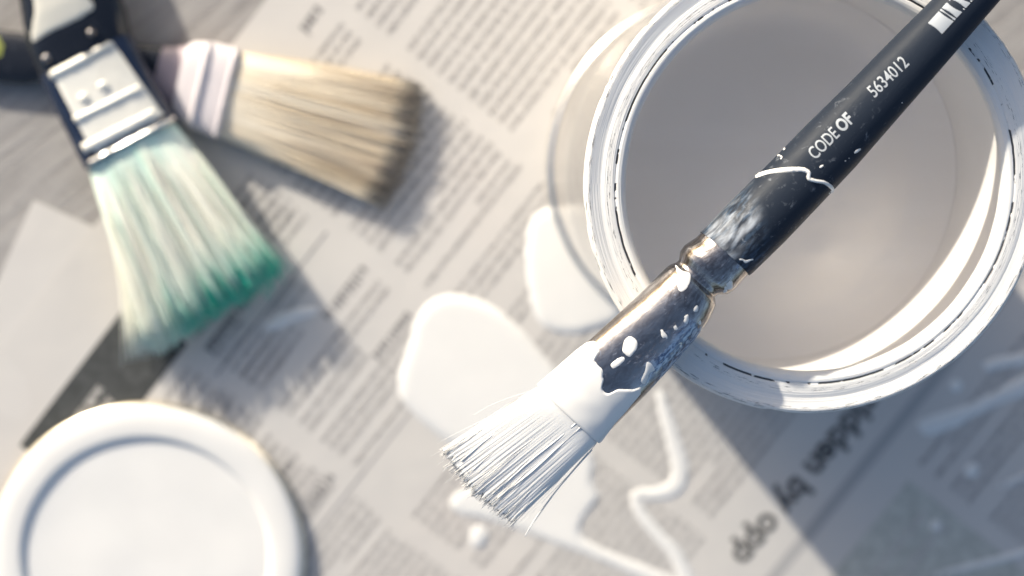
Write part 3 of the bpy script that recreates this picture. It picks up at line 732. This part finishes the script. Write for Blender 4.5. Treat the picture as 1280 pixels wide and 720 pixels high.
bvh_ = BVHTree.FromPolygons([Vector(v) for v in vs], fs)
surf_patch('glint_patch', [(42,-30),(43,10),(39,52),(60,42),(117,12),(104,-10),(96,-40)], [bvh_], M['glint'], ghan, .3, 4, 5, 3)  # sun glint on the black handle, put in as a cream colour
for x, y in ((58, 73), (114, 41)):
    surf_patch('rivet', ell(x, y, 6, 6, 0, 12), [bvh_, bv_g], M['tin_dark'], ghan, 1.4, 6, 2, 3)
rnd = random.Random(5); items = []
c1, s1, u1 = G[0][0], G[0][1], G[0][2]
tl, tr = P(196, 436, 9), P(352, 337, 9)
GREEN = Vector((0.03, 0.50, 0.35)); MINT = Vector((0.58, 0.88, 0.75)); CREAM = Vector((0.95, 0.94, 0.83))
def gcol(a, b_, t, gk=None, sh=1.0):
    n1 = noise.noise(Vector((a*5, b_*2, 3+t*.5))); n2 = noise.noise(Vector((a*13, b_*3, 8))); n3 = noise.noise(Vector((a*45, 1, t*1.5)))
    if gk is None: gk = .3+.7*max(0, min(1, (a+.75)/.35))
    lim = .865-.03*a+.07*n2
    m_ = max(0, min(1, .20+.9*n1+.35*n2+.35*n3-.25*t)); c = CREAM.lerp(MINT, m_)
    c = c.lerp(MINT*.9, max(0, 1-t*5)*.7); c = c.lerp(GREEN, max(0, min(1, (t-lim)/.05))*gk); c = c.lerp(MINT, max(0, min(1, (t-lim+.16)/.14))*.5*gk*(1-max(0, min(1, (t-lim)/.05))))
    return tuple(c*(sh+.1*n3))
tuft('bristle_body', c1, s1*.97, u1, lambda a: tl.lerp(tr, (a+1)/2), 4.2, M['bristle'], gb, ragged(4, 2.2, -1.5), (.28, .10, .03), 220, 56, gcol, .9)
def ghair(a, b_, r, fan=0.0, pale=False):
    root = c1+s1*(a*.93)+Vector((0, 0, u1*.9*b_*(1-abs(a)**4)))
    f = (a+1)/2; tp = tl.lerp(tr, f)+Vector((rnd.gauss(0, 1.2), rnd.gauss(0, 1.2), b_*5.0+rnd.gauss(0, .4)))
    if fan: tp = tp+(tl-tr).normalized()*fan
    ax = tp-root; L = ax.length; d = ax.normalized(); tp = tp+d*rnd.gauss(-1.0 if not pale else -3, 1.6); root = root-d*2
    side = d.cross(Vector((0, 0, 1))); bow = rnd.gauss(0, .7)-fan*.25; pts = []
    for i in range(9):
        t = i/8; q = root.lerp(tp, t)+side*(bow*math.sin(t*3.14)); q.z += b_*1.8*math.sin(t*2.6); q.z = max(q.z, .9); pts.append(q)
    sh = rnd.uniform(.9, 1.08); gk = .15 if pale else None
    cf = lambda t: gcol(a, b_, t, gk, sh)
    items.append((pts, r, r*.7, cf))
for i in range(700): ghair(rnd.uniform(-1, 1), rnd.uniform(-.8, .7), .3)
for i in range(170): ghair(rnd.uniform(-1, 1), rnd.uniform(.75, .98), .3)
for i in range(260): ghair(rnd.uniform(-1, -.5), rnd.uniform(-.8, .6), .2, rnd.uniform(2, 11), True)
v_, f_, c_ = strands(items, 4)
o = mesh_obj('bristles', v_, f_, M['bristle'], gb, origin=c1, cols=c_); o['kind'] = 'stuff'

# ------------------------------------------------------------------ old brush with tan bristles, under the green one
tbz = empty('paint_brush', P(260, 110, 1))
tag(tbz, 'old paint brush with tan natural bristles and chalky white ferrule, lying under the mint-bristled brush', 'paint brush')
T = with_t([((300,62),(272,174),5.4,4.4), ((290,58),(262,170),5.4,4.5), ((262,52),(236,160),5.4,4.5), ((244,52),(222,148),5.2,4.2), ((236,56),(216,138),5.0,4.0)])
vs, fs, uv = loft('ferrule', T, None, tbz, power=3.0)
tfer = mesh_obj('ferrule', vs, fs, M['chalk'], tbz, origin=T[2][0], sharp=50)
bvt = BVHTree.FromPolygons([Vector(v) for v in vs], fs)
for path, wd in (([(296,62),(283,116),(270,170)], [9, 9, 9]), ([(262,54),(250,104),(238,156)], [9, 10, 9])):
    surf_patch('raised_band', ribbon(path, wd), [bvt], M['chalk'], tfer, 1.1, 5, 3, 2)
Th = with_t([((238,58),(218,136),4.9,3.8), ((205,58),(190,122),4.2,3.3), ((150,52),(138,106),3.7,2.9), ((90,42),(80,96),3.5,2.8), ((40,42),(30,106),3.5,2.8), ((-20,36),(-30,100),3.5,2.8), ((-90,28),(-98,84),3.4,2.7), ((-160,24),(-166,68),3.2,2.2)])
vs, fs, uv = loft('handle', Th[:2], None, tbz, power=2.4)
mesh_obj('handle_collar', vs, fs, M['mauve'], tbz, origin=Th[0][0], sharp=50)
vs, fs, uv = loft('handle', Th[1:], None, tbz, power=2.4)
than = mesh_obj('handle', vs, fs, M['black'], tbz, origin=Th[1][0], sharp=50)
bvth = BVHTree.FromPolygons([Vector(v) for v in vs], fs)
surf_patch('lime_mark', [(-30,42),(2,44),(3,72),(-30,70)], [bvth], M['lime'], than, .05, 3, 4, 2)
rnd = random.Random(9); items = []
c2, s2, u2 = T[0][0], T[0][1], T[0][2]
ta, tb_ = P(524, 108, 3.6), P(478, 254, 3.6)
TAN = Vector((0.72, 0.60, 0.43)); PALE = Vector((0.86, 0.78, 0.64)); BRN = Vector((0.38, 0.30, 0.23)); DK = Vector((0.10, 0.10, 0.11))
def tcol(a, b_, t, sh=1.0):
    n1 = noise.noise(Vector((a*7, b_*2, 1+t*.6))); n2 = noise.noise(Vector((a*17, b_*3, 5+t))); n3 = noise.noise(Vector((a*50, 2, t*1.5)))
    c = TAN.lerp(PALE, max(0, min(1, .6+n1+.4*n3-.2*t))); c = c.lerp(BRN, max(0, min(.85, (t-.3)*1.9*max(0, n2+.3*n3+.12))))
    c = c.lerp(DK, max(0, min(1, (t-.90-.04*n1)/.06))*.9); return tuple(c*(sh+.12*n3))
tuft('bristle_body', c2, s2*.97, u2, lambda a: ta.lerp(tb_, (a+1)/2), 2.2, M['bristle'], tbz, lambda i, a: ragged(9, 2.2, -.5)(i, a)+3*math.cos(a*1.4)-1.5, (.2, .07, .03), 200, 56, tcol, .9)
def thair(a, b_, r, lng=0.0):
    root = c2+s2*(a*.93)+Vector((0, 0, u2*.9*b_*(1-abs(a)**4)))
    tp = ta.lerp(tb_, (a+1)/2)+Vector((rnd.gauss(0, 1), rnd.gauss(0, 1), b_*2.2+rnd.gauss(0, .3)))
    d = (tp-root).normalized(); tp = tp+d*(rnd.gauss(0, 1.6)+3*math.cos(a*1.4)-1.5+lng); root = root-d*2; side = d.cross(Vector((0, 0, 1))); bow = rnd.gauss(0, .6); pts = []
    for i in range(9):
        t = i/8; q = root.lerp(tp, t)+side*(bow*math.sin(t*3.14)); q.z += b_*.7*math.sin(t*2.6); q.z = max(q.z, .9); pts.append(q)
    sh = rnd.uniform(.9, 1.1)
    cf = lambda t: tcol(a, b_, t, sh)
    items.append((pts, r, r*.7, cf))
for i in range(600): thair(rnd.uniform(-1, 1), rnd.uniform(-.8, .7), .28)
for i in range(160): thair(rnd.uniform(-1, 1), rnd.uniform(.75, .97), .26)
v_, f_, c_ = strands(items, 4)
o = mesh_obj('bristles', v_, f_, M['bristle'], tbz, origin=c2, cols=c_); o['kind'] = 'stuff'

# ------------------------------------------------------------------ tin lid lying on the paper
LC = P(184, 697, 4); LC.z = .75
lid = tag(empty('tin_lid', LC), 'round tin lid coated with white paint, lying on the newspaper beside the charcoal panel', 'lid')
rl = (P(381, 697, 2)-P(184, 697, 2)).length
k = rl/50.0
lathe('outer_curl', [(46.5*k, .3), (48*k, 0), (49.4*k, .4), (50*k, 1.4), (49.7*k, 2.2), (49.1*k, 2.6), (48.4*k, 2.3), (47.9*k, 2.0)], LC, M['lidm'], lid, 140)
lathe('ring', [(49.0*k, 2.2), (48.8*k, 3.1), (48.3*k, 3.75), (47.4*k, 4.15), (44.5*k, 4.4), (40.3*k, 4.4), (39.3*k, 4.2), (38.7*k, 3.6), (38.4*k, 3.15), (37.8*k, 2.95)], LC, M['paint'], lid, 140, 60,
      lambda a, r, z: (.2*noise.noise(Vector((math.cos(a)*2, math.sin(a)*2, 1))), .12*noise.noise(Vector((math.cos(a)*2.5, math.sin(a)*2.5, 7)))))
disc('panel', 38.3*k, (LC.x, LC.y, LC.z+3.0), M['paint'], lid, 20, 100, lambda x, y: .3*noise.noise(Vector((x*.05, y*.05, 5))))
